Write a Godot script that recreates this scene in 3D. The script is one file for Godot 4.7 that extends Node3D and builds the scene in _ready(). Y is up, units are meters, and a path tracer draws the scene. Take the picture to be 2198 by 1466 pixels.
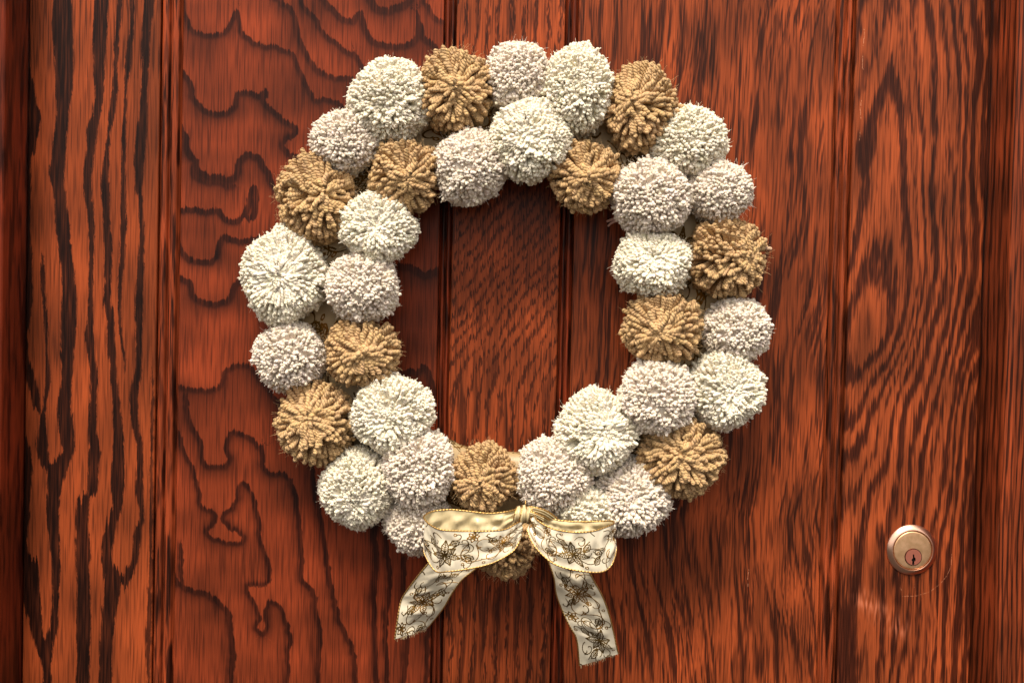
extends Node3D

# A pompom wreath on a varnished wooden front door. Lengths in metres; the door's face is the plane z = 0.
const PX := 0.00045          # one pixel of the photograph, in metres, on the door's face
const FOCAL := 2735.6        # in the photograph's pixels
const DIST := 1.231
const V0 := -130.0           # the painted height of the boards, in door pixels
const V1 := 1600.0
const TX := 0.95             # door pixels per texel

var cam_basis := Basis()
var cam_at := Vector3()
var rng := RandomNumberGenerator.new()
var nz := FastNoiseLite.new()
var mats := {}


func _ready() -> void:
	# ---- camera, sky, light, exposure
	cam_basis = Basis(Vector3.RIGHT, deg_to_rad(-1.65)) * Basis(Vector3.BACK, deg_to_rad(1.29))
	cam_at = cam_basis.z * DIST
	var cam := Camera3D.new()
	cam.name = "camera"
	cam.fov = 30.0
	cam.near = 0.05
	cam.far = 50.0
	cam.transform = Transform3D(cam_basis, cam_at)
	cam.current = true
	add_child(cam)
	var env := Environment.new()
	env.background_mode = Environment.BG_SKY
	var sky_mat := ProceduralSkyMaterial.new()
	sky_mat.sky_top_color = Color(0.97, 0.945, 0.91)
	sky_mat.sky_horizon_color = Color(0.68, 0.66, 0.63)
	sky_mat.sky_curve = 0.25
	sky_mat.ground_horizon_color = Color(0.30, 0.27, 0.24)
	sky_mat.ground_bottom_color = Color(0.26, 0.23, 0.2)
	sky_mat.ground_curve = 0.06
	sky_mat.energy_multiplier = 0.58
	env.sky = Sky.new()
	env.sky.sky_material = sky_mat
	env.background_energy_multiplier = 1.0
	env.tonemap_mode = Environment.TONE_MAPPER_LINEAR
	env.tonemap_exposure = 3.4
	env.sdfgi_enabled = true
	env.ssao_enabled = true
	env.ssil_enabled = true
	var we := WorldEnvironment.new()
	we.name = "world_environment"
	we.environment = env
	add_child(we)
	var sun := DirectionalLight3D.new()
	sun.name = "sun"
	sun.light_energy = 0.5
	sun.light_angular_distance = 18.0
	sun.light_color = Color(1.0, 0.95, 0.87)
	sun.shadow_enabled = true
	sun.look_at_from_position(Vector3(-0.3, 1.75, 1.0), Vector3.ZERO)
	add_child(sun)

	rng.seed = 4711
	nz.noise_type = FastNoiseLite.TYPE_PERLIN
	nz.frequency = 1.0
	nz.fractal_type = FastNoiseLite.FRACTAL_NONE
	nz.seed = 31

	build_frame()
	build_door()
	build_wreath()


# ------------------------------------------------------------------ places

# The point at height z over the door that the photograph shows at a pixel.
func at(px: float, py: float, z: float) -> Vector3:
	var d := cam_basis * Vector3((px - 1099.0) / FOCAL, -(py - 733.0) / FOCAL, -1.0)
	return cam_at + d * ((z - cam_at.z) / d.z)


# The same on the door's face, in door pixels (right, down).
func door_uv(px: float, py: float) -> Vector2:
	var p := at(px, py, 0.0)
	return Vector2(p.x / PX + 1099.0, 733.0 - p.y / PX)


func wx(u: float) -> float:
	return (u - 1099.0) * PX


func wy(v: float) -> float:
	return (733.0 - v) * PX


# ------------------------------------------------------------------ nodes

func part(called: String, mesh: Mesh, material: Material, parent: Node3D, label := "") -> MeshInstance3D:
	var m := MeshInstance3D.new()
	m.name = numbered(called, parent)
	m.mesh = mesh
	if material:
		m.material_override = material
	if label != "":
		m.set_meta("label", label)
	parent.add_child(m, true)
	return m


func numbered(called: String, parent: Node) -> String:
	if not parent.has_node(NodePath(called)):
		return called
	var n := 1
	while parent.has_node(NodePath("%s_%03d" % [called, n])):
		n += 1
	return "%s_%03d" % [called, n]


func thing(called: String, label: String, category: String, where: Vector3) -> Node3D:
	var o := Node3D.new()
	o.name = numbered(called, self)
	o.position = where
	o.set_meta("label", label)
	o.set_meta("category", category)
	add_child(o, true)
	return o


func group_part(called: String, parent: Node3D) -> Node3D:
	var o := Node3D.new()
	o.name = numbered(called, parent)
	parent.add_child(o, true)
	return o


# ------------------------------------------------------------------ wood

func bell(a: float, b: float, x: float) -> float:
	var t := clampf((x - a) / (b - a), 0.0, 1.0)
	return t * t * (3.0 - 2.0 * t)


class Field:
	var w := 0
	var h := 0
	var u0 := 0.0
	var v0 := 0.0
	var tx := 1.0
	var data := PackedFloat32Array()

	func _init(au0: float, au1: float, av0: float, av1: float, atx: float) -> void:
		u0 = au0
		v0 = av0
		tx = atx
		w = int(ceil((au1 - au0) / atx))
		h = int(ceil((av1 - av0) / atx))
		data.resize(w * h)

	func read(u: float, v: float) -> float:
		var i := clampi(int((u - u0) / tx), 0, w - 1)
		var j := clampi(int((v - v0) / tx), 0, h - 1)
		return data[j * w + i]


# A dark band of late wood that runs down a board: y, left edge, right edge, ... in the photograph's pixels.
func stripe(f: Field, strength: float, keys: Array) -> void:
	var pts: Array[Vector3] = []
	for k in range(0, keys.size(), 3):
		var a := door_uv(keys[k + 1], keys[k])
		var b := door_uv(keys[k + 2], keys[k])
		pts.append(Vector3(a.y, a.x, b.x))
	if keys[0] <= 0:
		pts.push_front(Vector3(V0, pts[0].y + 4.0, pts[0].z + 5.0))
	if keys[keys.size() - 3] >= 1460:
		pts.append(Vector3(V1, pts[-1].y - 3.0, pts[-1].z + 2.0))
	for k in pts.size() - 1:
		var a := pts[k]
		var b := pts[k + 1]
		for j in range(maxi(0, int((a.x - f.v0) / f.tx)), mini(f.h, int((b.x - f.v0) / f.tx))):
			var v := f.v0 + j * f.tx
			var t := (v - a.x) / (b.x - a.x)
			t = lerpf(t, t * t * (3.0 - 2.0 * t), 0.5)
			var xl := lerpf(a.y, b.y, t) + 2.6 * nz.get_noise_2d(v * 0.06, a.y * 0.5) + 1.5 * nz.get_noise_2d(v * 0.21, 7.0)
			var xr := lerpf(a.z, b.z, t) + 2.6 * nz.get_noise_2d(v * 0.055, 90.0 + a.z * 0.5) + 1.5 * nz.get_noise_2d(v * 0.19, 17.0)
			for i in range(maxi(0, int((xl - 3.0 - f.u0) / f.tx)), mini(f.w, int((xr + 4.0 - f.u0) / f.tx))):
				var u := f.u0 + i * f.tx
				var d := minf(u - xl, xr - u)
				var s := bell(-1.6, 2.2, d) * strength
				var n := j * f.w + i
				if s > f.data[n]:
					f.data[n] = s


# The edge of a growth ring: dark and sharp on its left hand, fading on its right.
func ring(f: Field, thick: float, fade: float, strength: float, keys: Array) -> void:
	thick *= 1.25
	fade *= 1.15
	strength *= 0.94
	var c := PackedVector2Array()
	for k in range(0, keys.size(), 2):
		c.append(door_uv(keys[k], keys[k + 1]))
	var p := PackedVector2Array()
	for k in c.size() - 1:
		var a := c[maxi(k - 1, 0)]
		var b := c[k]
		var d := c[k + 1]
		var e := c[mini(k + 2, c.size() - 1)]
		var steps := clampi(int(b.distance_to(d) / 9.0), 2, 12)
		for s in steps:
			var q := b.cubic_interpolate(d, a, e, float(s) / steps)
			q += Vector2(nz.get_noise_2d(q.x * 0.11, q.y * 0.11), nz.get_noise_2d(q.x * 0.11 + 40.0, q.y * 0.11)) * 4.0
			p.append(q)
	p.append(c[-1])
	var reach := thick + fade * 2.6 + 6.0
	var lo := p[0]
	var hi := p[0]
	for q in p:
		lo = lo.min(q)
		hi = hi.max(q)
	var i0 := maxi(0, int((lo.x - reach - f.u0) / f.tx))
	var i1 := mini(f.w - 1, int((hi.x + reach - f.u0) / f.tx))
	var j0 := maxi(0, int((lo.y - reach - f.v0) / f.tx))
	var j1 := mini(f.h - 1, int((hi.y + reach - f.v0) / f.tx))
	var bw := i1 - i0 + 1
	var bh := j1 - j0 + 1
	if bw <= 0 or bh <= 0:
		return
	var near := PackedFloat32Array()
	near.resize(bw * bh)
	near.fill(1e6)
	for k in p.size() - 1:
		var a := p[k]
		var d := p[k + 1] - a
		var l2 := maxf(d.length_squared(), 0.01)
		var ln := sqrt(l2)
		for j in range(maxi(j0, int((minf(a.y, a.y + d.y) - reach - f.v0) / f.tx)), mini(j1, int((maxf(a.y, a.y + d.y) + reach - f.v0) / f.tx)) + 1):
			var y := f.v0 + j * f.tx - a.y
			for i in range(maxi(i0, int((minf(a.x, a.x + d.x) - reach - f.u0) / f.tx)), mini(i1, int((maxf(a.x, a.x + d.x) + reach - f.u0) / f.tx)) + 1):
				var x := f.u0 + i * f.tx - a.x
				var t := clampf((x * d.x + y * d.y) / l2, 0.0, 1.0)
				var ex := x - d.x * t
				var ey := y - d.y * t
				var n := (j - j0) * bw + i - i0
				var dd := sqrt(ex * ex + ey * ey)
				if dd < absf(near[n]):
					near[n] = dd if d.x * y - d.y * x >= 0.0 else -dd
	for j in bh:
		for i in bw:
			var s := near[j * bw + i]
			if absf(s) > reach:
				continue
			var v := 0.0
			if s < 0.0:
				v = bell(-2.4, 0.4, s)
			elif s < thick:
				v = 1.0
			else:
				v = exp(-(s - thick) / fade) * lerpf(1.0, 0.72, clampf((s - thick) / 6.0, 0.0, 1.0))
			v *= strength
			var n := (j + j0) * f.w + i + i0
			if v > f.data[n]:
				f.data[n] = v


func left_stile_field() -> Field:
	var f := Field.new(40, 345, V0, V1, TX)
	stripe(f, 0.92, [0, 113, 152, 60, 108, 155, 100, 113, 155, 170, 117, 155, 235, 120, 147, 300, 113, 140, 375, 101, 136, 425, 115, 140, 480, 115, 148, 530, 122, 150, 590, 130, 158, 640, 131, 163, 700, 127, 162, 760, 128, 157, 820, 130, 152, 870, 120, 150, 930, 124, 157, 966, 132, 160, 1010, 99, 140, 1068, 99, 126, 1113, 97, 124, 1170, 105, 126, 1222, 111, 128, 1273, 109, 124, 1341, 106, 123, 1392, 85, 111, 1466, 90, 107])
	stripe(f, 0.9, [545, 87, 90, 600, 84, 95, 650, 89, 97, 700, 92, 101, 745, 96, 100, 780, 96, 105, 820, 94, 106, 870, 92, 97, 900, 82, 95, 960, 74, 102, 990, 82, 103, 1012, 96, 106])
	stripe(f, 0.95, [130, 50, 57, 150, 50, 63, 200, 50, 73, 260, 50, 86, 300, 50, 78, 350, 50, 64, 480, 50, 62, 560, 50, 67, 640, 50, 67, 712, 50, 60, 725, 50, 55, 770, 50, 58, 800, 52, 70, 835, 60, 82, 865, 68, 84, 885, 78, 84])
	stripe(f, 0.95, [930, 45, 52, 966, 45, 63, 1010, 45, 68, 1090, 45, 62, 1160, 45, 55, 1195, 45, 60, 1205, 45, 80, 1280, 45, 83, 1340, 60, 88, 1400, 75, 95, 1420, 85, 95])
	stripe(f, 0.9, [0, 203, 232, 60, 197, 228, 100, 197, 226, 150, 198, 222, 200, 202, 221, 240, 197, 215, 270, 183, 208, 310, 185, 203, 370, 177, 195, 420, 178, 196, 450, 184, 200, 500, 188, 201, 560, 189, 199, 640, 188, 198, 690, 185, 199, 720, 180, 199, 770, 188, 204, 820, 193, 209, 870, 190, 205, 930, 188, 205, 966, 190, 215, 1010, 186, 210, 1055, 187, 208, 1080, 162, 190, 1120, 160, 187, 1180, 160, 193, 1230, 163, 190, 1290, 163, 192, 1340, 161, 195, 1400, 163, 191, 1466, 162, 190])
	stripe(f, 0.88, [0, 252, 262, 50, 246, 256, 100, 243, 253, 150, 242, 250, 190, 238, 253, 230, 234, 247, 290, 228, 236, 330, 222, 232, 380, 214, 232, 430, 216, 234, 480, 220, 235, 530, 222, 240, 600, 223, 237, 650, 219, 236, 690, 228, 244, 740, 228, 246, 800, 236, 249, 860, 239, 256, 930, 243, 262, 966, 240, 265, 1050, 237, 265, 1090, 240, 262, 1120, 228, 248, 1160, 217, 244, 1200, 216, 237, 1240, 222, 262, 1290, 219, 252, 1330, 216, 245, 1390, 212, 240, 1466, 210, 238])
	stripe(f, 0.88, [0, 279, 288, 60, 275, 285, 100, 270, 283, 150, 266, 279, 200, 265, 271, 300, 260, 269, 400, 257, 268, 450, 257, 270, 480, 257, 270, 540, 255, 267, 600, 251, 262, 650, 252, 258, 700, 253, 260, 740, 258, 264, 780, 265, 269, 805, 266, 267])
	stripe(f, 0.88, [0, 308, 330, 60, 303, 322, 100, 303, 320, 150, 303, 318, 200, 300, 315, 250, 296, 316, 300, 288, 312, 350, 286, 310, 400, 289, 303, 440, 296, 306, 500, 298, 309, 560, 294, 307, 620, 290, 307, 680, 288, 305, 740, 291, 304, 790, 288, 303, 840, 278, 296, 880, 277, 294, 930, 285, 300, 966, 293, 306, 1050, 290, 307, 1110, 298, 308, 1150, 285, 303, 1200, 280, 296, 1240, 262, 283, 1262, 250, 268])
	stripe(f, 0.7, [800, 324, 328, 900, 322, 329, 1000, 320, 327, 1200, 319, 326, 1300, 314, 324, 1400, 312, 322, 1466, 314, 321])
	return f


func left_panel_field() -> Field:
	var f := Field.new(375, 945, V0, V1, TX)
	ring(f, 6, 16, 0.9, [392, -10, 396, 19, 407, 52, 425, 65, 452, 72, 479, 65, 490, 46, 505, 19, 512, 33, 517, 65, 534, 82, 561, 93, 602, 101, 629, 115, 639, 139, 654, 175, 673, 210, 690, 208, 711, 212, 728, 221, 738, 232, 760, 262])
	ring(f, 7, 20, 0.85, [570, -30, 607, 3, 624, 16, 633, 35, 637, 63, 646, 85, 659, 115, 670, 134, 689, 150, 719, 164, 747, 162, 760, 175, 790, 215])
	ring(f, 6, 17, 0.9, [646, -30, 648, 3, 659, 19, 678, 38, 692, 63, 717, 85, 744, 109, 758, 108, 769, 128, 788, 153, 820, 200])
	ring(f, 8, 22, 0.88, [690, -20, 698, 1, 714, 16, 733, 35, 752, 38, 763, 22, 777, 25, 785, 60, 799, 82, 818, 91, 856, 93, 878, 87, 887, 68, 893, 22, 902, 46, 910, 74, 927, 90, 946, 112])
	ring(f, 11, 18, 0.85, [790, -30, 801, 3, 812, 11, 831, 14, 861, 5, 875, -14])
	ring(f, 6, 18, 0.85, [908, -20, 913, 3, 927, 25, 940, 38, 956, 41])
	ring(f, 7, 16, 0.95, [385, 144, 411, 180, 415, 205, 433, 229, 463, 240, 490, 232, 501, 202, 506, 194, 534, 195, 551, 202, 566, 188, 572, 207, 566, 215, 588, 237, 613, 259, 632, 267, 635, 289, 616, 301, 607, 311, 621, 326, 637, 333, 660, 345])
	ring(f, 9, 13, 0.95, [384, 258, 403, 297, 405, 325, 422, 344, 425, 363, 444, 374, 471, 372, 487, 381, 501, 366, 506, 341, 528, 326, 545, 327, 561, 344, 575, 368, 588, 393, 600, 410])
	ring(f, 15, 14, 0.85, [425, 370, 444, 378, 471, 376, 487, 385])
	ring(f, 8, 6, 0.92, [382, 450, 411, 444, 438, 451, 463, 445, 476, 459, 493, 470, 512, 465, 523, 445, 531, 413, 542, 396, 550, 407, 551, 448, 539, 474, 528, 472])
	ring(f, 8, 5, 0.92, [380, 512, 392, 538, 408, 552, 438, 557, 457, 549, 465, 516, 474, 503, 493, 508, 523, 514, 542, 508])
	ring(f, 8, 14, 0.9, [380, 590, 408, 604, 414, 628, 430, 642, 457, 647, 482, 642, 493, 620, 506, 598, 523, 587, 545, 570])
	ring(f, 6, 22, 0.9, [376, 826, 406, 832, 450, 834, 469, 820, 475, 798, 491, 785, 513, 780, 537, 785, 548, 801, 567, 825, 589, 853, 620, 900])
	ring(f, 6, 13, 0.92, [398, 850, 401, 866, 408, 907, 423, 935, 432, 956, 434, 989, 453, 1000, 477, 997, 486, 984, 477, 965, 483, 937, 499, 924, 535, 937, 554, 956, 562, 956, 566, 978, 562, 997, 576, 1014, 608, 1016, 622, 1030, 633, 1060, 640, 1101, 647, 1170, 647, 1202, 649, 1243, 674, 1276, 679, 1325, 688, 1361, 685, 1407, 682, 1466, 680, 1600])
	ring(f, 5, 11, 0.9, [384, 930, 390, 954, 401, 986, 417, 1016, 428, 1060, 428, 1079, 439, 1090, 458, 1098, 462, 1123, 442, 1142, 458, 1156, 491, 1162, 513, 1162, 514, 1151, 491, 1137, 472, 1121, 475, 1101, 494, 1090, 502, 1071, 505, 1049, 513, 1033, 532, 1044, 545, 1071, 556, 1126, 556, 1153, 567, 1186, 577, 1213, 576, 1246, 562, 1257, 535, 1257, 529, 1268, 548, 1301, 557, 1328, 548, 1347, 559, 1358, 567, 1347, 563, 1312, 573, 1291, 595, 1298, 608, 1320, 625, 1372, 618, 1399, 617, 1466, 615, 1600])
	ring(f, 7, 14, 0.9, [376, 1242, 390, 1254, 415, 1268, 436, 1269, 469, 1290, 491, 1317, 496, 1353, 502, 1407, 496, 1466, 490, 1600])
	ring(f, 4, 4, 0.85, [387, 1170, 388, 1186, 390, 1246])
	ring(f, 6, 9, 0.9, [668, 960, 671, 997, 679, 1066, 696, 1153, 704, 1219, 715, 1273, 729, 1334, 748, 1372, 761, 1410, 764, 1466, 766, 1600])
	ring(f, 8, 7, 0.9, [808, 1050, 805, 1134, 810, 1202, 805, 1284, 808, 1466, 806, 1600])
	ring(f, 6, 6, 0.9, [833, 1080, 829, 1148, 838, 1257, 829, 1339, 832, 1466, 832, 1600])
	ring(f, 6, 10, 0.85, [868, 1200, 868, 1284, 876, 1380, 868, 1466, 868, 1600])
	ring(f, 5, 9, 0.8, [922, 1200, 920, 1340, 918, 1466, 918, 1600])
	ring(f, 10, 34, 0.8, [830, 556, 848, 564, 881, 568, 901, 583, 922, 581, 950, 562])
	ring(f, 8, 26, 0.85, [845, 788, 860, 793, 893, 793, 903, 783, 918, 789, 930, 822, 938, 860])
	ring(f, 6, 18, 0.7, [610, 880, 700, 940, 760, 1000, 790, 1060])
	return f


# How dark the late wood is at a point of a board, 0 to 1.
func grain(kind: int, x: float, y: float, fib: float) -> float:
	if kind == 2:      # the plank in the middle: slanting lines of pores above, upright ones below
		var k := 0.82 * (sqrt(pow(maxf(0.0, 860.0 - y), 2.0) + 6400.0) - 80.0)
		if y > 860.0:
			k = 0.0
		if y < 300.0:
			k = 0.82 * 486.0 + (300.0 - y) * 0.12
		var s := x - 978.0 - k + 13.0 * nz.get_noise_2d(x * 0.012, y * 0.007) + 6.0 * nz.get_noise_2d(x * 0.03 + 9.0, y * 0.02)
		var w := 0.5 + 0.5 * cos(s * TAU / 25.0)
		var dash := nz.get_noise_2d(x * 0.33 + 70.0, y * 0.05)
		var streak := bell(0.1, 0.5, nz.get_noise_2d(x * 0.07 + 5.0, y * 0.005) + 0.5 * fib) * bell(700.0, 900.0, y) * 0.55
		return maxf(streak, bell(0.70, 1.02, w + 0.75 * dash + 0.35 * fib + 0.2 * nz.get_noise_2d(s * 0.06, y * 0.01)) * 0.70)
	if kind == 3:      # the wide panel on the right: ragged upright patches
		var lean := 0.10 * (y - 500.0) if y < 1100.0 else 60.0 - 0.16 * (y - 1100.0)
		var s := x + lean + 20.0 * nz.get_noise_2d(x * 0.006, y * 0.0035)
		var a := 0.8 * nz.get_noise_2d(s * 0.030, y * 0.0040 + 3.0) + 0.85 * nz.get_noise_2d(s * 0.10, y * 0.0055) + 0.7 * nz.get_noise_2d(s * 0.22, y * 0.009 + 60.0)
		a += 0.4 * nz.get_noise_2d(x * 0.36 + 11.0, y * 0.022)
		return bell(-0.1, 0.75, a + 0.5 * fib) * 0.80
	if kind == 4:      # the lock stile: long nested arches
		var dy := minf(0.0, y - 500.0) * 0.15 + 135.0 * (1.0 - exp(-maxf(0.0, y - 690.0) / 230.0))
		var low := bell(520.0, 900.0, y)
		var dx := x - (1886.0 - 56.0 * low) + 12.0 * nz.get_noise_2d(x * 0.016, y * 0.004)
		var r := sqrt(dx * dx + dy * dy + lerpf(3000.0, 300.0, low))
		r += 11.0 * nz.get_noise_2d(x * 0.013, y * 0.004 + 31.0) + 3.0 * nz.get_noise_2d(x * 0.05, y * 0.012)
		var w := 0.5 + 0.5 * cos(r * TAU / 18.5 + 1.5 * nz.get_noise_2d(r * 0.02, 8.0))
		var dash := nz.get_noise_2d(x * 0.26 + 70.0, y * 0.03) + 0.6 * nz.get_noise_2d(x * 0.12 + 70.0, y * 0.012)
		var wide := 0.5 * nz.get_noise_2d(r * 0.05, 4.0 + y * 0.002) + bell(165.0, 235.0, x - 1872.0) * 0.5
		return bell(0.30, 1.05, w + 0.45 * dash + 0.4 * fib + wide) * 0.84
	if kind == 10:     # the jamb by the lock: thin upright lines
		var e := x + 9.0 * nz.get_noise_2d(x * 0.01, y * 0.0022)
		var l := 0.5 + 0.5 * cos(e * TAU / 10.0 + 2.5 * nz.get_noise_2d(e * 0.05, 3.0))
		return bell(0.62, 1.05, l + 0.35 * nz.get_noise_2d(x * 0.3, y * 0.012) + 0.4 * nz.get_noise_2d(x * 0.08, y * 0.003)) * 0.72
	# plain straight-grained pieces
	var q := nz.get_noise_2d(x * 0.11, y * 0.005 + kind * 9.0) + 0.5 * nz.get_noise_2d(x * 0.3, y * 0.012)
	q += 0.35 * nz.get_noise_2d(x * 0.62, y * 0.03)
	return bell(-0.05, 0.6, q + 0.5 * fib) * 0.85


# [colour, height] of a board between two door columns.
func board_maps(kind: int, u0: float, u1: float, light: Color, dark: Color, field: Field = null, tx := TX) -> Array:
	var w := int(ceil((u1 - u0) / tx))
	var h := int(ceil((V1 - V0) / tx))
	var rgb := PackedByteArray()
	rgb.resize(w * h * 3)
	var high := PackedByteArray()
	high.resize(w * h)
	var lr := light.r * 255.0
	var lg := light.g * 255.0
	var lb := light.b * 255.0
	var dr := dark.r * 255.0
	var dg := dark.g * 255.0
	var db := dark.b * 255.0
	var calm := 0.12 if kind == 1 else (0.5 if kind == 0 else 1.0)
	var rag := 4.0 if kind == 1 else 18.0
	for j in h:
		var y := V0 + j * tx
		for i in w:
			var x := u0 + i * tx
			var fib := nz.get_noise_2d(x * 0.20, y * 0.008)
			var fine := nz.get_noise_2d(x * 0.27 + 50.0, y * 0.011)
			var broad := nz.get_noise_2d(x * 0.008 + kind * 13.0, y * 0.006)
			var thin := nz.get_noise_2d(x * 0.51 + 20.0, y * 0.017)
			var d := 0.0
			if field:
				d = field.read(x + 1.6 * fine + 1.2 * thin, y + rag * fib + (3.5 if kind == 1 else 8.0) * thin)
				d *= 0.86 + 0.30 * fib + 0.30 * thin
			else:
				d = grain(kind, x, y + 8.0 * fine + 10.0 * thin, fib + 0.35 * thin) * (0.94 + 0.35 * thin)
			var pore := clampf((fine - 0.05) * 2.6, 0.0, 1.0) * (0.26 if kind == 0 and y > 190.0 else (0.30 if kind == 1 else 0.42))
			var t := clampf(d + (1.0 - d) * (pore + (0.26 if kind == 1 else 0.18) * maxf(thin, -0.3)) + 0.05, 0.0, 1.0)
			var tone := 1.0 + 0.27 * broad + calm * (0.12 * fib + 0.13 * nz.get_noise_2d(x * 0.045 + 33.0, y * 0.005))
			if kind == 1:
				tone += 0.13 * nz.get_noise_2d(x * 0.004, y * 0.022)
			var n := j * w + i
			rgb[n * 3] = int(clampf((lr + (dr - lr) * t) * tone, 0.0, 255.0))
			rgb[n * 3 + 1] = int(clampf((lg + (dg - lg) * t) * tone, 0.0, 255.0))
			rgb[n * 3 + 2] = int(clampf((lb + (db - lb) * t) * tone, 0.0, 255.0))
			high[n] = int(clampf(200.0 - 70.0 * pore * 3.0 - 60.0 * d + 30.0 * fib, 0.0, 255.0))
	return [Image.create_from_data(w, h, false, Image.FORMAT_RGB8, rgb), Image.create_from_data(w, h, false, Image.FORMAT_L8, high)]


func varnish(maps: Array, rough := 0.36, relief := 0.012) -> StandardMaterial3D:
	var m := StandardMaterial3D.new()
	m.albedo_texture = ImageTexture.create_from_image(maps[0])
	m.roughness = rough
	m.metallic_specular = 0.28
	m.heightmap_enabled = true
	m.heightmap_texture = ImageTexture.create_from_image(maps[1])
	m.heightmap_scale = relief
	m.texture_repeat = false
	return m


# Wear: a thin pale scratch through some points, laid into a board's colour.
func scratch(im: Image, u0: float, tx: float, keys: Array, strength: float, tint := Color(0.86, 0.62, 0.50)) -> void:
	for k in range(0, keys.size() - 2, 2):
		var a := door_uv(keys[k], keys[k + 1])
		var b := door_uv(keys[k + 2], keys[k + 3])
		var steps := int(a.distance_to(b) / tx * 1.5) + 1
		for s in steps:
			var q := a.lerp(b, float(s) / steps)
			var i := int((q.x - u0) / tx)
			var j := int((q.y - V0) / tx)
			if i >= 0 and j >= 0 and i < im.get_width() and j < im.get_height():
				var on := strength * clampf(0.6 + nz.get_noise_2d(q.x * 0.3, q.y * 0.3) * 1.6, 0.0, 1.0)
				im.set_pixel(i, j, im.get_pixel(i, j).lerp(tint, on))


# ------------------------------------------------------------------ shapes

# An upright bar whose cross-section is a polyline of (u, z); its ends are closed by going back to the depth «back».
func bar(profile: PackedVector2Array, va: float, vb: float, tu0: float, tu1: float, smooth := false) -> ArrayMesh:
	var st := SurfaceTool.new()
	st.begin(Mesh.PRIMITIVE_TRIANGLES)
	var n := profile.size()
	var seg := 6
	var run := 0.0
	for k in n - 1:
		var a := profile[k]
		var b := profile[k + 1]
		st.set_smooth_group(0 if smooth else k + 1)
		for s in seg:
			var ya := lerpf(va, vb, float(s) / seg)
			var yb := lerpf(va, vb, float(s + 1) / seg)
			var q := [Vector3(wx(a.x), wy(ya), a.y), Vector3(wx(b.x), wy(ya), b.y), Vector3(wx(b.x), wy(yb), b.y), Vector3(wx(a.x), wy(yb), a.y)]
			var uu := [(a.x + (a.y) / PX * 0.35 - tu0) / (tu1 - tu0), (b.x + (b.y) / PX * 0.35 - tu0) / (tu1 - tu0)]
			var t := [Vector2(uu[0], (ya - V0) / (V1 - V0)), Vector2(uu[1], (ya - V0) / (V1 - V0)), Vector2(uu[1], (yb - V0) / (V1 - V0)), Vector2(uu[0], (yb - V0) / (V1 - V0))]
			for e in [0, 1, 2, 0, 2, 3]:
				st.set_uv(t[e])
				st.add_vertex(q[e])
		run += a.distance_to(b)
	# ends
	for side in 2:
		var yy := va if side == 0 else vb
		st.set_smooth_group(100 + side)
		for k in range(1, n - 1):
			var tri := [profile[0], profile[k], profile[k + 1]] if side == 0 else [profile[0], profile[k + 1], profile[k]]
			for e in tri:
				st.set_uv(Vector2((e.x - tu0) / (tu1 - tu0), (yy - V0) / (V1 - V0)))
				st.add_vertex(Vector3(wx(e.x), wy(yy), e.y))
	st.generate_normals()
	st.index()
	return st.commit()


func board_profile(u0: float, u1: float, top: float, back: float) -> PackedVector2Array:
	var c := 2.2          # eased edges
	return PackedVector2Array([Vector2(u0, back), Vector2(u0, top - c * PX * 1.6), Vector2(u0 + c * 0.35, top - c * PX * 0.5), Vector2(u0 + c, top), Vector2(u1 - c, top), Vector2(u1 - c * 0.35, top - c * PX * 0.5), Vector2(u1, top - c * PX * 1.6), Vector2(u1, back)])


# beads: [left, right, height] in door pixels and metres
func bead_profile(u0: float, u1: float, base: float, back: float, beads: Array) -> PackedVector2Array:
	var p := PackedVector2Array([Vector2(u0, back), Vector2(u0, base)])
	for b in beads:
		var c: float = (b[0] + b[1]) * 0.5
		var r: float = (b[1] - b[0]) * 0.5
		for k in 11:
			var a := PI - PI * k / 10.0
			p.append(Vector2(c + cos(a) * r, base + sin(a) * b[2]))
	p.append(Vector2(u1, base))
	p.append(Vector2(u1, back))
	return p


# ------------------------------------------------------------------ door and frame

const TOP := -420.0
const BOTTOM := 1880.0

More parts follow.
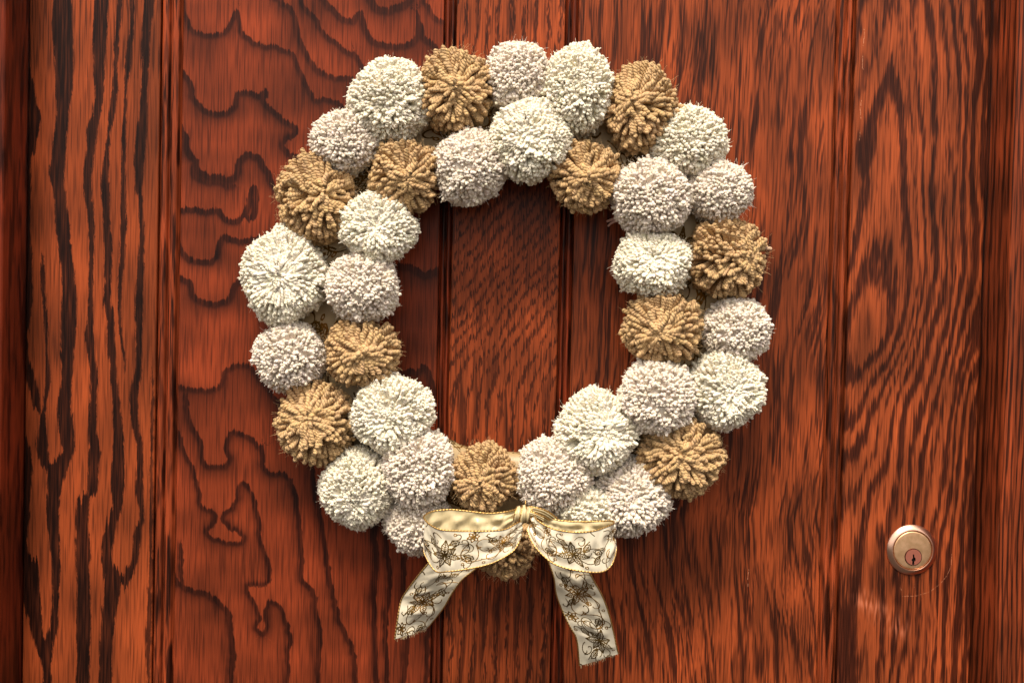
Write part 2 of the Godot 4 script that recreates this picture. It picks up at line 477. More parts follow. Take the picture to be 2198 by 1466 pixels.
func build_door() -> void:
	var door := thing("door", "varnished reddish brown oak door with vertical boards, beads and a round brass lock", "door", Vector3.ZERO)
	var orange := Color8(138, 63, 32)
	var red := Color8(126, 53, 29)
	var brown := Color8(24, 9, 6)
	var umber := Color8(42, 17, 10)
	# what the boards are fixed to
	part("door_core", bar(PackedVector2Array([Vector2(54, -0.040), Vector2(54, -0.0095), Vector2(2107, -0.0095), Vector2(2107, -0.040)]), TOP, BOTTOM, 54, 2107), plain_wood(Color8(70, 26, 16)), door)
	var m := board_maps(0, 40, 345, orange, brown, left_stile_field())
	part("stile", bar(board_profile(54, 334, 0.0, -0.009), TOP, BOTTOM, 40, 345), varnish(m), door, "hinge stile with bold wavy dark grain stripes")
	m = board_maps(1, 375, 945, red, Color8(34, 13, 9), left_panel_field())
	part("panel", bar(board_profile(381, 938, -0.0012, -0.009), TOP, BOTTOM, 375, 945), varnish(m, 0.34), door, "wide panel with swirling dark contour grain")
	m = board_maps(2, 955, 1205, orange, umber)
	part("plank", bar(board_profile(965, 1197, 0.0, -0.009), TOP, BOTTOM, 955, 1205), varnish(m), door, "narrow plank behind the middle of the wreath")
	m = board_maps(3, 1220, 1785, orange, umber)
	scratch(m[0], 1220, TX, [1608, 1224, 1606, 1238, 1605, 1246], 0.8)
	scratch(m[0], 1220, TX, [1606, 1254, 1606, 1262], 0.9)
	part("panel", bar(board_profile(1226, 1776, -0.0012, -0.009), TOP, BOTTOM, 1220, 1785), varnish(m), door, "wide panel with ragged upright dark grain")
	m = board_maps(4, 1810, 2115, Color8(143, 67, 35), Color8(44, 17, 10))
	wear_and_sheen(m[0], 1810)
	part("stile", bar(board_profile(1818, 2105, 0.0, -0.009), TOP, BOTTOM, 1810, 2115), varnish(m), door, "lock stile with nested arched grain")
	# beads between the boards
	var bm := varnish(board_maps(5, 320, 390, Color8(142, 62, 34), Color8(34, 13, 8)), 0.34, 0.02)
	part("bead_moulding", bar(bead_profile(335, 380, -0.0045, -0.009, [[336.0, 354.0, 0.0045], [356.0, 375.0, 0.0045]]), TOP, BOTTOM, 320, 390, true), bm, door)
	bm = varnish(board_maps(6, 930, 975, Color8(124, 50, 27), Color8(30, 12, 8)), 0.34, 0.02)
	part("bead_moulding", bar(bead_profile(939, 964, -0.005, -0.009, [[942.0, 951.0, 0.0035], [953.0, 962.0, 0.0035]]), TOP, BOTTOM, 930, 975, true), bm, door)
	bm = varnish(board_maps(7, 1190, 1235, Color8(124, 50, 27), Color8(30, 12, 8)), 0.34, 0.02)
	part("bead_moulding", bar(bead_profile(1198, 1225, -0.005, -0.009, [[1201.0, 1210.0, 0.0035], [1212.0, 1222.0, 0.0035]]), TOP, BOTTOM, 1190, 1235, true), bm, door)
	bm = varnish(board_maps(8, 1770, 1825, Color8(142, 64, 35), Color8(36, 15, 9)), 0.34, 0.02)
	part("bead_moulding", bar(bead_profile(1777, 1817, -0.005, -0.009, [[1781.0, 1796.0, 0.0042], [1799.0, 1812.0, 0.0042]]), TOP, BOTTOM, 1770, 1825, true), bm, door)
	build_lock(door)


func wear_and_sheen(im: Image, u0: float) -> void:
	scratch(im, u0, TX, [2045, 1190, 2044, 1215, 2035, 1236, 2020, 1254, 1998, 1271, 1969, 1280, 1935, 1281], 0.55)
	scratch(im, u0, TX, [1966, 1252, 1964, 1262], 0.5)
	scratch(im, u0, TX, [1934, 1262, 1938, 1270], 0.5)
	scratch(im, u0, TX, [1854, 98, 1857, 70, 1856, 62], 0.9)
	scratch(im, u0, TX, [1853, 120, 1852, 145, 1855, 150], 0.8)
	scratch(im, u0, TX, [1850, 215, 1848, 235, 1849, 258], 0.8)
	scratch(im, u0, TX, [1847, 280, 1846, 305], 0.6)
	# sheen on the scuffed varnish under the lock, painted in as pale colour
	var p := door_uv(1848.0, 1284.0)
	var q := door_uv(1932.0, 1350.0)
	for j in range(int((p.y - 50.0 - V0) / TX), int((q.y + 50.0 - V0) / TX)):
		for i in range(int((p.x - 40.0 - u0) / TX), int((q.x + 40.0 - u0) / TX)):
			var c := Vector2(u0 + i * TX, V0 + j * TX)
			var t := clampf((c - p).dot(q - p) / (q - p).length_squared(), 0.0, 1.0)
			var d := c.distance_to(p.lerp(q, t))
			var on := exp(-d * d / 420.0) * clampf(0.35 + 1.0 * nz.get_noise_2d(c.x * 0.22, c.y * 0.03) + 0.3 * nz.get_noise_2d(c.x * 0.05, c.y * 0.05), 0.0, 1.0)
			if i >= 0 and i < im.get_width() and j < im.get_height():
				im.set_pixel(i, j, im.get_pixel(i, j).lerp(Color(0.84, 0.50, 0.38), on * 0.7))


func plain_wood(c: Color) -> StandardMaterial3D:
	var m := StandardMaterial3D.new()
	m.albedo_color = c
	m.roughness = 0.5
	return m


func lathe(profile: PackedVector2Array, sides := 72, hole := Vector3.ZERO, hole_r := 0.0) -> ArrayMesh:
	# profile of (radius, z), from the outside in; corners sharper than 35 degrees stay creased
	var st := SurfaceTool.new()
	st.begin(Mesh.PRIMITIVE_TRIANGLES)
	var smooth := 1
	for k in profile.size() - 1:
		var a := profile[k]
		var b := profile[k + 1]
		if k > 0 and absf((a - profile[k - 1]).angle_to(b - a)) > deg_to_rad(35.0):
			smooth += 1
		st.set_smooth_group(smooth)
		for s in sides:
			var p := TAU * s / sides
			var q := TAU * (s + 1) / sides
			var c := [Vector3(cos(p) * a.x, sin(p) * a.x, a.y), Vector3(cos(q) * a.x, sin(q) * a.x, a.y), Vector3(cos(q) * b.x, sin(q) * b.x, b.y), Vector3(cos(p) * b.x, sin(p) * b.x, b.y)]
			for e in ([0, 2, 1, 0, 3, 2] if b.x > 0.00001 else [0, 3, 1]):
				st.set_uv(Vector2(c[e].x, c[e].y) * 20.0)
				st.add_vertex(c[e])
	if hole_r > 0.0:          # a flat front with a round hole, off its middle, and the wall of that hole
		st.set_smooth_group(smooth)
		var last := profile[profile.size() - 1]
		for s in sides:
			var p := TAU * s / sides
			var q := TAU * (s + 1) / sides
			var c := [Vector3(cos(p) * last.x, sin(p) * last.x, last.y), Vector3(cos(q) * last.x, sin(q) * last.x, last.y), hole + Vector3(cos(q) * hole_r, sin(q) * hole_r, last.y), hole + Vector3(cos(p) * hole_r, sin(p) * hole_r, last.y)]
			for e in [0, 2, 1, 0, 3, 2]:
				st.set_uv(Vector2(c[e].x, c[e].y) * 20.0)
				st.add_vertex(c[e])
	st.generate_normals()
	st.index()
	return st.commit()


func place(mesh: ArrayMesh, by: Vector3) -> ArrayMesh:
	var st := SurfaceTool.new()
	st.append_from(mesh, 0, Transform3D(Basis(), by))
	return st.commit()


func metal(c: Color, rough: float) -> StandardMaterial3D:
	var m := StandardMaterial3D.new()
	m.albedo_color = c
	m.metallic = 1.0
	m.roughness = rough
	return m


func build_lock(door: Node3D) -> void:
	var lock := group_part("deadbolt", door)
	lock.set_meta("label", "round brass deadbolt cylinder with keyhole")
	var uv := door_uv(1958, 1180)
	lock.position = Vector3(wx(uv.x), wy(uv.y), 0.0)
	var u := PX
	var rim := PackedVector2Array([Vector2(54.5 * u, -0.001), Vector2(54.5 * u, 0.0006)])
	for k in 11:
		var t := k / 10.0
		rim.append(Vector2((54.5 - 10.2 * t) * u, 0.0006 + 0.0034 * (1.45 * t - 0.45 * t * t)))
	rim.append(Vector2(43.4 * u, 0.0040))
	rim.append(Vector2(42.6 * u, 0.0036))
	rim.append(Vector2(42.2 * u, 0.0030))
	rim.append(Vector2(42.0 * u, 0.001))
	part("trim_ring", lathe(rim), metal(Color8(240, 192, 168), 0.3), lock)
	var brushed := metal(Color8(232, 190, 152), 0.5)
	var spots := FastNoiseLite.new()
	spots.seed = 5
	spots.frequency = 0.02
	spots.fractal_octaves = 4
	var tone := NoiseTexture2D.new()
	tone.noise = spots
	tone.width = 256
	tone.height = 256
	tone.seamless = true
	var ramp := Gradient.new()
	ramp.set_color(0, Color(0.86, 0.84, 0.79))
	ramp.set_color(1, Color(1, 1, 1))
	tone.color_ramp = ramp
	brushed.albedo_texture = tone
	part("cylinder_face", lathe(PackedVector2Array([Vector2(41.2 * u, 0.001), Vector2(41.2 * u, 0.0028), Vector2(40.6 * u, 0.0033), Vector2(39.4 * u, 0.0037), Vector2(38.0 * u, 0.0038)]), 72, Vector3(1.2 * u, -14.0 * u, 0.0), 17.6 * u), brushed, lock)
	part("plug_collar", place(lathe(PackedVector2Array([Vector2(18.6 * u, 0.0036), Vector2(18.6 * u, 0.0042), Vector2(18.2 * u, 0.0045), Vector2(17.4 * u, 0.0045), Vector2(17.2 * u, 0.0039)]), 48), Vector3(1.2 * u, -14.0 * u, 0.0)), metal(Color8(90, 50, 40), 0.4), lock)
	# the plug with its keyway cut out of it
	var plug := CSGCombiner3D.new()
	plug.name = "plug"
	plug.position = Vector3(1.2 * u, -14.0 * u, 0.0)
	lock.add_child(plug, true)
	var pink := metal(Color8(226, 142, 120), 0.45)
	var body := CSGCylinder3D.new()
	body.name = "plug_body"
	body.radius = 17.0 * u
	body.height = 0.008
	body.sides = 48
	body.material = pink
	body.rotation = Vector3(PI / 2, 0, 0)
	body.position = Vector3(0, 0, 0.0008)
	plug.add_child(body, true)
	var way := CSGPolygon3D.new()
	way.name = "keyway"
	way.polygon = PackedVector2Array([Vector2(-1.6, 6.0), Vector2(1.4, 6.0), Vector2(1.8, 0.5), Vector2(4.2, -2.0), Vector2(5.0, -7.0), Vector2(2.2, -9.5), Vector2(1.8, -16.5), Vector2(-2.6, -16.5), Vector2(-2.2, -9.0), Vector2(-4.4, -6.0), Vector2(-1.4, -2.0)])
	for k in way.polygon.size():
		var q := way.polygon
		q[k] = q[k] * u
		way.polygon = q
	way.depth = 0.008
	way.operation = CSGShape3D.OPERATION_SUBTRACTION
	way.material = plain_wood(Color8(28, 16, 12))
	way.position = Vector3(0, 0, 0.0086)
	plug.add_child(way, true)


func build_frame() -> void:
	var jm := varnish(board_maps(9, -60, 120, Color8(112, 42, 22), Color8(50, 17, 10)), 0.34)
	var left := thing("door_jamb", "dark reddish wooden door jamb at the hinge side left of the striped stile", "door jamb", Vector3.ZERO)
	var d := 0.054
	part("reveal", bar(PackedVector2Array([Vector2(-900, -0.03), Vector2(-900, d - 0.002), Vector2(-898, d), Vector2(43, d), Vector2(46.5, d - 0.0008), Vector2(49, d - 0.0024), Vector2(50, d - 0.0046), Vector2(50, -0.03)]), TOP, BOTTOM, -60, 120), jm, left)
	var right := thing("door_jamb", "reddish wooden door jamb with a rounded stop beside the lock stile", "door jamb", Vector3.ZERO)
	var rm := varnish(board_maps(10, 2060, 2300, Color8(136, 60, 32), Color8(28, 11, 7)), 0.3)
	var d2 := 0.056
	part("reveal", bar(PackedVector2Array([Vector2(2113, -0.03), Vector2(2113, d2 - 0.006), Vector2(2114, d2 - 0.0034), Vector2(2116, d2 - 0.0014), Vector2(2119, d2 - 0.0003), Vector2(2122, d2), Vector2(2136, d2), Vector2(2138, d2 - 0.001), Vector2(2138, -0.03)]), TOP, BOTTOM, 2060, 2300), rm, right)
	part("casing_board", bar(PackedVector2Array([Vector2(2142, -0.03), Vector2(2142, d2 - 0.009), Vector2(2144, d2 - 0.0075), Vector2(3100, d2 - 0.0075), Vector2(3100, -0.03)]), TOP, BOTTOM, 2060, 2300), rm, right)


# ------------------------------------------------------------------ wreath

class Soup:
	var v := PackedVector3Array()
	var n := PackedVector3Array()
	var t := PackedVector2Array()
	var c := PackedColorArray()
	var i := PackedInt32Array()

	func mesh(into: ArrayMesh = null) -> ArrayMesh:
		var a := []
		a.resize(Mesh.ARRAY_MAX)
		a[Mesh.ARRAY_VERTEX] = v
		a[Mesh.ARRAY_NORMAL] = n
		a[Mesh.ARRAY_TEX_UV] = t
		if c.size():
			a[Mesh.ARRAY_COLOR] = c
		a[Mesh.ARRAY_INDEX] = i
		var m := into if into else ArrayMesh.new()
		m.add_surface_from_arrays(Mesh.PRIMITIVE_TRIANGLES, a)
		return m



# A tapering tube through some points; the far end is rounded.
func tube(s: Soup, path: PackedVector3Array, r0: float, r1: float, col: Color, twist := 0.0, tip := true, SIDES := 6) -> void:
	var first := s.v.size()
	var count := path.size()
	var rings := count + (1 if tip else 0)
	var up := Vector3(0.31, 0.87, 0.38)
	var run := 0.0
	for k in rings:
		var q := mini(k, count - 1)
		var dir := (path[mini(q + 1, count - 1)] - path[maxi(q - 1, 0)]).normalized()
		var e := dir.cross(up).normalized()
		if e.length_squared() < 0.5:
			e = dir.cross(Vector3.RIGHT).normalized()
		var g := dir.cross(e)
		var r := lerpf(r0, r1, float(q) / (count - 1))
		var p := path[q]
		if k > 0 and k < count:
			run += p.distance_to(path[q - 1])
		var lean := 0.0
		if k == count:
			p += dir * r * 0.55
			r *= 0.62
			run += r
			lean = 0.7
		for a in SIDES + 1:
			var w := TAU * a / SIDES + twist
			var out := e * cos(w) + g * sin(w)
			s.v.append(p + out * r)
			s.n.append((out + dir * lean).normalized())
			s.t.append(Vector2(float(a) / SIDES, run / 0.006))
			s.c.append(col)
	var end := s.v.size()
	if tip:
		var dir := (path[count - 1] - path[count - 2]).normalized()
		s.v.append(path[count - 1] + dir * r1 * 0.8)
		s.n.append(dir)
		s.t.append(Vector2(0.5, run / 0.006))
		s.c.append(col)
	for k in rings - 1:
		for a in SIDES:
			var b := first + k * (SIDES + 1) + a
			s.i.append_array(PackedInt32Array([b, b + SIDES + 1, b + 1, b + 1, b + SIDES + 1, b + SIDES + 2]))
	if tip:
		for a in SIDES:
			var b := first + (rings - 1) * (SIDES + 1) + a
			s.i.append_array(PackedInt32Array([b, end, b + 1]))


# A loose fibre: a strip of almost no width.
func fibre(s: Soup, a: Vector3, b: Vector3, c: Vector3, width: float, col: Color) -> void:
	var first := s.v.size()
	for k in 4:
		var t := k / 3.0
		var p := a * (1 - t) * (1 - t) + b * 2.0 * t * (1 - t) + c * t * t
		var side := (c - a).cross(Vector3(0.2, 0.3, 0.93)).normalized() * width * (1.0 - 0.5 * t)
		for e in [-1.0, 1.0]:
			s.v.append(p + side * e)
			s.n.append(side.cross(c - a).normalized())
			s.t.append(Vector2(0.5, t))
			s.c.append(col)
	for k in 3:
		var q := first + k * 2
		s.i.append_array(PackedInt32Array([q, q + 2, q + 1, q + 1, q + 2, q + 3]))


func yarn_material(kind: int) -> StandardMaterial3D:
	if mats.has(kind):
		return mats[kind]
	var m := StandardMaterial3D.new()
	m.vertex_color_use_as_albedo = true
	m.albedo_color = Color.WHITE
	m.roughness = 0.75 if kind == 0 else 0.6
	m.metallic_specular = 0.4
	m.rim_enabled = true
	m.rim = 0.15
	m.rim_tint = 1.0
	if kind > 0:
		m.backlight_enabled = true
		m.backlight = Color(0.5, 0.45, 0.36)
	# plies wound round the yarn
	var im := Image.create_empty(64, 64, false, Image.FORMAT_L8)
	for j in 64:
		for i in 64:
			var ply := absf(sin(PI * (i / 64.0 * 2.0 + j / 64.0 * 2.0)))
			var hair := 0.12 * sin(TAU * (i / 64.0 * 11.0 + j / 64.0 * 5.0))
			im.set_pixel(i, j, Color.from_hsv(0, 0, clampf(pow(ply, 0.6) * 0.85 + hair, 0, 1)))
	m.heightmap_enabled = true
	m.heightmap_texture = ImageTexture.create_from_image(im)
	m.heightmap_scale = 0.15 if kind == 0 else 0.05
	mats[kind] = m
	return m


const TINT := [Color(0.64, 0.415, 0.205), Color(0.95, 0.89, 0.745), Color(0.89, 0.795, 0.695)]

# kind 0 tan, 1 cream, 2 pale. Box in the photograph's pixels, the middle of its whorl, how open the whorl is.
func pompom(wreath: Node3D, kind: int, x0: float, y0: float, x1: float, y1: float, z: float, wpx := 0.0, wpy := 0.0, open := 0.0) -> void:
	var cx := (x0 + x1) * 0.5
	var cy := (y0 + y1) * 0.5
	var c := at(cx, cy, z)
	var scale := (DIST - z) / DIST * PX
	var rx := (x1 - x0) * 0.5 * scale
	var ry := (y1 - y0) * 0.5 * scale
	var rz := clampf((rx + ry) * 0.48, 0.030, 0.039)
	var ext := Vector3(rx, ry, rz)
	var axis := Vector3(0.1, 0.2, 1.0).normalized()
	if open > 0.0:
		var ax := (wpx - cx) / (x1 - x0) * 2.0
		var ay := -(wpy - cy) / (y1 - y0) * 2.0
		axis = Vector3(ax, ay, sqrt(maxf(0.05, 1.0 - ax * ax - ay * ay))).normalized()
	else:
		axis = Vector3(rng.randf_range(-1, 1), rng.randf_range(-1, 1), -0.4).normalized()
	var thick: float = [0.0023, 0.0017, 0.0017][kind]
	var total := int(12.0 * (rx + ry) * (rx + ry) * 0.25 / (thick * thick * [5.2, 2.15, 2.15][kind]))
	var s := Soup.new()
	var base: Color = TINT[kind]
	var turn := rng.randf() * TAU
	var boxy := rng.randf_range(0.3, 0.75)
	var cs := cos(turn)
	var sn := sin(turn)
	var loose: float = [0.07, 0.05, 0.05][kind]
	for k in total:
		var zz := 1.0 - 2.0 * (k + 0.5) / total
		if zz < -0.45:
			break
		var pr := sqrt(1.0 - zz * zz)
		var ph := k * 2.399963 + turn
		var d := Vector3(cos(ph) * pr, sin(ph) * pr, zz) + Vector3(rng.randfn(0, 0.05), rng.randfn(0, 0.05), rng.randfn(0, 0.05))
		var tuft: float = [0.13, 0.08, 0.08][kind]
		d += Vector3(nz.get_noise_3d(d.x * 3.6 + cx, d.y * 3.6, d.z * 3.6), nz.get_noise_3d(d.x * 3.6, d.y * 3.6 + cy, d.z * 3.6), nz.get_noise_3d(d.x * 3.6, d.y * 3.6, d.z * 3.6 + cx)) * tuft * 2.0
		d = d.normalized()
		var ca := d.dot(axis)
		var th := acos(clampf(ca, -1, 1))
		var pole := open * (1.0 - bell(0.15, 1.05, th))
		if kind == 0 and th < 0.20 * open and rng.randf() < 0.75:
			continue
		var square := pow(pow(absf(d.x * cs + d.y * sn), 4.0) + pow(absf(d.y * cs - d.x * sn), 4.0) + pow(absf(d.z), 4.0), 0.25)
		var uneven := (0.965 if kind == 0 else 0.995) * lerpf(1.0, minf(1.0 / square, 1.16), boxy) * (1.0 + 0.09 * nz.get_noise_3d(d.x * 2.2 + cx, d.y * 2.2 + cy, d.z * 2.2))
		var reach := (1.0 - 0.26 * pole) * uneven * (rng.randf_range(0.94 if kind > 0 else 0.91, 1.0) if rng.randf() < 0.975 else rng.randf_range(1.0, 1.07))
		var tip := d * reach - d * thick / rx * 0.8
		var from := axis * (0.66 * open * (1.0 - bell(0.3, 1.5, th))) + d * 0.22 * (1.0 - open * 0.5)
		if open <= 0.0:
			from = d * 0.5 + Vector3(rng.randfn(0, 0.05), rng.randfn(0, 0.05), rng.randfn(0, 0.05))
		var mid := (from + tip) * 0.5 + axis * 0.2 * pole + Vector3(rng.randfn(0, loose), rng.randfn(0, loose), rng.randfn(0, loose))
		var path := PackedVector3Array()
		var joints := 5 if kind == 0 else 4
		for q in joints:
			var t := float(q) / (joints - 1)
			t = lerpf(0.12, 1.0, t)
			path.append(c + (from * (1 - t) * (1 - t) + mid * 2.0 * t * (1 - t) + tip * t * t) * ext)
		var sh := rng.randf_range(0.88 if kind == 0 else 0.95, 1.06)
		var col := Color(base.r * sh, base.g * sh * rng.randf_range(0.97, 1.02), base.b * sh * rng.randf_range(0.93, 1.04))
		tube(s, path, thick * 0.85, thick * (rng.randf_range(0.92, 1.12) if kind == 0 else rng.randf_range(1.0, 1.25)), col, rng.randf() * TAU, true, 6 if kind == 0 else 4)
		if kind > 0 and rng.randf() < 0.12:      # frayed ends
			var last := path[3]
			var dir := (path[3] - path[2]).normalized()
			for e in 3:
				var j := Vector3(rng.randfn(0, 1), rng.randfn(0, 1), rng.randfn(0, 1)) * 0.0012
				fibre(s, last, last + dir * 0.001 + j * 0.5, last + dir * rng.randf_range(0.0015, 0.003) + j, 0.0003, col)
	# the packed heart of it
	var core := (0.55 if kind == 0 else (0.58 if open > 0.5 else (0.80 if open > 0.0 else 0.88)))
	var first := s.v.size()
	for j in 13:
		for i in 25:
			var d := Vector3(sin(PI * j / 12.0) * cos(TAU * i / 24.0), cos(PI * j / 12.0), sin(PI * j / 12.0) * sin(TAU * i / 24.0))
			s.v.append(c + d * ext * core)
			s.n.append(d)
			s.t.append(Vector2(i * 2.0, j * 2.0))
			s.c.append(base)
	for j in 12:
		for i in 24:
			var b := first + j * 25 + i
			s.i.append_array(PackedInt32Array([b, b + 25, b + 1, b + 1, b + 25, b + 26]))
	# a halo of loose hairs
	for k in (200 if kind == 0 else 60):
		var d := Vector3(rng.randfn(0, 1), rng.randfn(0, 1), absf(rng.randfn(0, 0.6))).normalized()
		var a := c + d * ext * 0.97
		var side := Vector3(rng.randfn(0, 1), rng.randfn(0, 1), rng.randfn(0, 1)) * 0.0022
		fibre(s, a, a + d * rng.randf_range(0.001, 0.003) + side * 0.4, a + d * rng.randf_range(0.001, 0.005) + side, 0.00009, base)
	var called: String = ["tan chunky yarn pompom", "cream yarn pompom", "pale pinkish white yarn pompom"][kind]
	part("pompom", s.mesh(), yarn_material(kind), wreath, called)


func build_wreath() -> void:
	var wreath := thing("wreath", "round wreath of tan, cream and pale yarn pompoms with a gold patterned ribbon bow", "wreath", Vector3.ZERO)
	ring_base(wreath)
	var o := 0.040
	var n := 0.047
	# outer row, clockwise from the top
	pompom(wreath, 2, 1040, 88, 1185, 245, 0.036)
	pompom(wreath, 1, 1162, 98, 1316, 292, o)
	pompom(wreath, 0, 1288, 133, 1458, 332, o, 1345, 222, 0.9)
	pompom(wreath, 1, 1384, 226, 1562, 384, 0.036)
	pompom(wreath, 2, 1470, 343, 1615, 480, o)
	pompom(wreath, 0, 1472, 466, 1650, 642, o, 1608, 560, 0.75)
	pompom(wreath, 2, 1508, 638, 1654, 778, 0.037)
	pompom(wreath, 1, 1472, 750, 1638, 920, o, 1560, 838, 0.6)
	pompom(wreath, 0, 1362, 882, 1557, 1070, o, 1445, 962, 0.8)
	pompom(wreath, 2, 1274, 983, 1437, 1146, 0.036, 1345, 1040, 0.4)
	pompom(wreath, 1, 1186, 1036, 1322, 1166, 0.044)
	pompom(wreath, 0, 1012, 1100, 1154, 1246, 0.044)
	pompom(wreath, 2, 826, 1050, 976, 1192, 0.034)
	pompom(wreath, 1, 686, 960, 850, 1135, o, 765, 1085, 0.6)
	pompom(wreath, 0, 590, 810, 770, 1002, o, 668, 885, 0.9)
	pompom(wreath, 2, 546, 691, 698, 840, o)
	pompom(wreath, 1, 523, 488, 700, 696, o, 612, 598, 0.85)
	pompom(wreath, 0, 588, 322, 772, 532, o, 712, 412, 0.7)
	pompom(wreath, 2, 666, 236, 818, 374, o)
	pompom(wreath, 1, 748, 128, 932, 308, o, 830, 232, 0.3)
	pompom(wreath, 0, 888, 102, 1064, 294, o, 984, 196, 0.95)
	# inner row
	pompom(wreath, 1, 1052, 213, 1222, 390, 0.052, 1130, 290, 0.5)
	pompom(wreath, 0, 1178, 298, 1337, 460, n, 1258, 387, 1.0)
	pompom(wreath, 2, 1310, 341, 1484, 507, 0.050)
	pompom(wreath, 1, 1317, 496, 1483, 637, n, 1402, 548, 0.6)
	pompom(wreath, 0, 1330, 618, 1512, 787, n, 1410, 717, 1.0)
	pompom(wreath, 2, 1326, 770, 1497, 934, 0.050)
	pompom(wreath, 1, 1194, 836, 1367, 1014, n, 1300, 918, 0.65)
	pompom(wreath, 2, 1108, 938, 1272, 1102, n)
	pompom(wreath, 0, 962, 946, 1114, 1100, n, 1030, 1034, 0.95)
	pompom(wreath, 2, 818, 922, 978, 1087, n)
	pompom(wreath, 1, 753, 803, 929, 975, n, 838, 895, 0.5)
	pompom(wreath, 0, 693, 680, 864, 834, n, 787, 756, 1.0)
	pompom(wreath, 2, 696, 538, 857, 694, n)
	pompom(wreath, 1, 731, 410, 892, 568, n, 814, 490, 0.6)
	pompom(wreath, 0, 788, 296, 950, 462, n, 884, 396, 0.95)
	pompom(wreath, 2, 928, 278, 1087, 442, n)
	# stray ends of yarn
	var s := Soup.new()
	tube(s, PackedVector3Array([at(1345, 470, 0.04), at(1330, 472, 0.04), at(1315, 471, 0.039), at(1304, 475, 0.037)]), 0.0014, 0.0012, Color(0.55, 0.3, 0.24))
	tube(s, PackedVector3Array([at(1330, 473, 0.04), at(1320, 475, 0.04), at(1311, 480, 0.039), at(1306, 485, 0.037)]), 0.0012, 0.001, Color(0.55, 0.3, 0.24))
	part("yarn_tail", s.mesh(), yarn_material(0), wreath, "pinkish loose yarn end")
	s = Soup.new()
	tube(s, PackedVector3Array([at(1625, 528, 0.045), at(1635, 531, 0.045), at(1645, 533, 0.045), at(1655, 534, 0.044)]), 0.0019, 0.0019, Color(0.66, 0.44, 0.30))
	part("yarn_tail", s.mesh(), yarn_material(0), wreath, "loose tan yarn end")
	build_bow(wreath)


func ring_base(wreath: Node3D) -> void:
	# a padded ring wound with the same ribbon, seen between the pompoms
	var mid := at(1092, 656, 0.014)
	var s := Soup.new()
	var seg := 160
	var sides := 20
	for k in seg + 1:
		var a := TAU * k / seg
		var wrap := 0.0012 * absf(sin(a * 15.0))
		for q in sides + 1:
			var b := TAU * q / sides
			var out := Vector3(cos(a), sin(a), 0)
			var rr := 0.044 * cos(b) * (1.0 + wrap * 30.0) * 0.95
			var hz := 0.013 * sin(b) + wrap
			s.v.append(mid + Vector3(out.x * (0.180 + rr), out.y * (0.183 + rr), hz))
			s.n.append((out * cos(b) / 0.049 + Vector3(0, 0, sin(b) / 0.018)).normalized())
			s.t.append(Vector2(q / float(sides) * 2.0 + k * 0.02, k / float(seg) * 12.0))
	for k in seg:
		for q in sides:
			var b := k * (sides + 1) + q
			s.i.append_array(PackedInt32Array([b, b + 1, b + sides + 1, b + 1, b + sides + 2, b + sides + 1]))
	var wound: StandardMaterial3D = ribbon_material().duplicate()
	wound.albedo_color = Color(0.80, 0.72, 0.58)  # same ribbon tinted darker: the shade between the pompoms is put into its colour
	part("ribbon_ring", s.mesh(), wound, wreath, "ivory and gold ribbon wound round the wreath base")


# ------------------------------------------------------------------ ribbon

var thread_colour: Image
var thread_metal: Image
var thread_height: Image

# A stitched line through points of the ribbon's cloth.
func stitch(pts: PackedVector2Array, size: float, gold: Color) -> void:
	var run := 0.0
	for k in pts.size() - 1:
		var a := pts[k]
		var b := pts[k + 1]
		var steps := maxi(1, int(a.distance_to(b) * 1.6))
		for q in steps:
			var p := a.lerp(b, float(q) / steps)
			run += a.distance_to(b) / steps
			var on := 0.5 + 0.5 * cos(run * TAU / 9.0)
			var r := size * (0.75 + 0.35 * on)
			var h := 0.55 + 0.45 * on
			for j in range(int(floor(p.y - r)), int(ceil(p.y + r)) + 1):
				if j < 0 or j >= thread_colour.get_height():
					continue
				for i in range(int(floor(p.x - r)), int(ceil(p.x + r)) + 1):
					var d := Vector2(i, j).distance_to(p) / r
					if d > 1.0:
						continue
					var ii := posmod(i, thread_colour.get_width())
					thread_colour.set_pixel(ii, j, gold * (0.85 + 0.15 * on))
					thread_metal.set_pixel(ii, j, Color(1, 0.42, 1))
					var now := h * sqrt(1.0 - d * d * 0.9)
					if now > thread_height.get_pixel(ii, j).r:
						thread_height.set_pixel(ii, j, Color(now, now, now))


func petal(c: Vector2, ang: float, length: float, wide: float, gold: Color, filled := true) -> void:
	var d := Vector2.from_angle(ang)
	var e := d.orthogonal()
	for side in [-1.0, 1.0]:
		var p := PackedVector2Array()
		for k in 11:
			var t := k / 10.0
			p.append(c + d * length * t + e * side * wide * sin(PI * pow(t, 0.8)) * (1.0 - 0.15 * sin(t * 18.0)))
		stitch(p, 3.0, gold)
	if filled:
		stitch(PackedVector2Array([c + d * length * 0.15, c + d * length * 0.9]), 2.1, gold)
		for k in 5:
			var t := 0.25 + k * 0.13
			for side in [-1.0, 1.0]:
				stitch(PackedVector2Array([c + d * length * t, c + d * length * (t + 0.1) + e * side * wide * sin(PI * t) * 0.72]), 1.8, gold)


func curl(c: Vector2, ang: float, length: float, bend: float, gold: Color) -> void:
	var p := PackedVector2Array()
	var q := c
	var a := ang
	for k in 34:
		p.append(q)
		q += Vector2.from_angle(a) * length / 22.0
		a += bend * (0.02 + 0.30 * pow(k / 33.0, 1.6))
	stitch(p, 2.6, gold)


func flower(c: Vector2, r: float, turn: float, gold: Color) -> void:
	for k in 7:
		petal(c, turn + TAU * k / 7.0, r * (1.0 if k % 2 == 0 else 0.8), r * 0.19, gold)
	for k in 6:
		stitch(PackedVector2Array([c + Vector2.from_angle(k * 1.05) * 3.0, c + Vector2.from_angle(k * 1.05) * 5.0]), 1.8, gold)


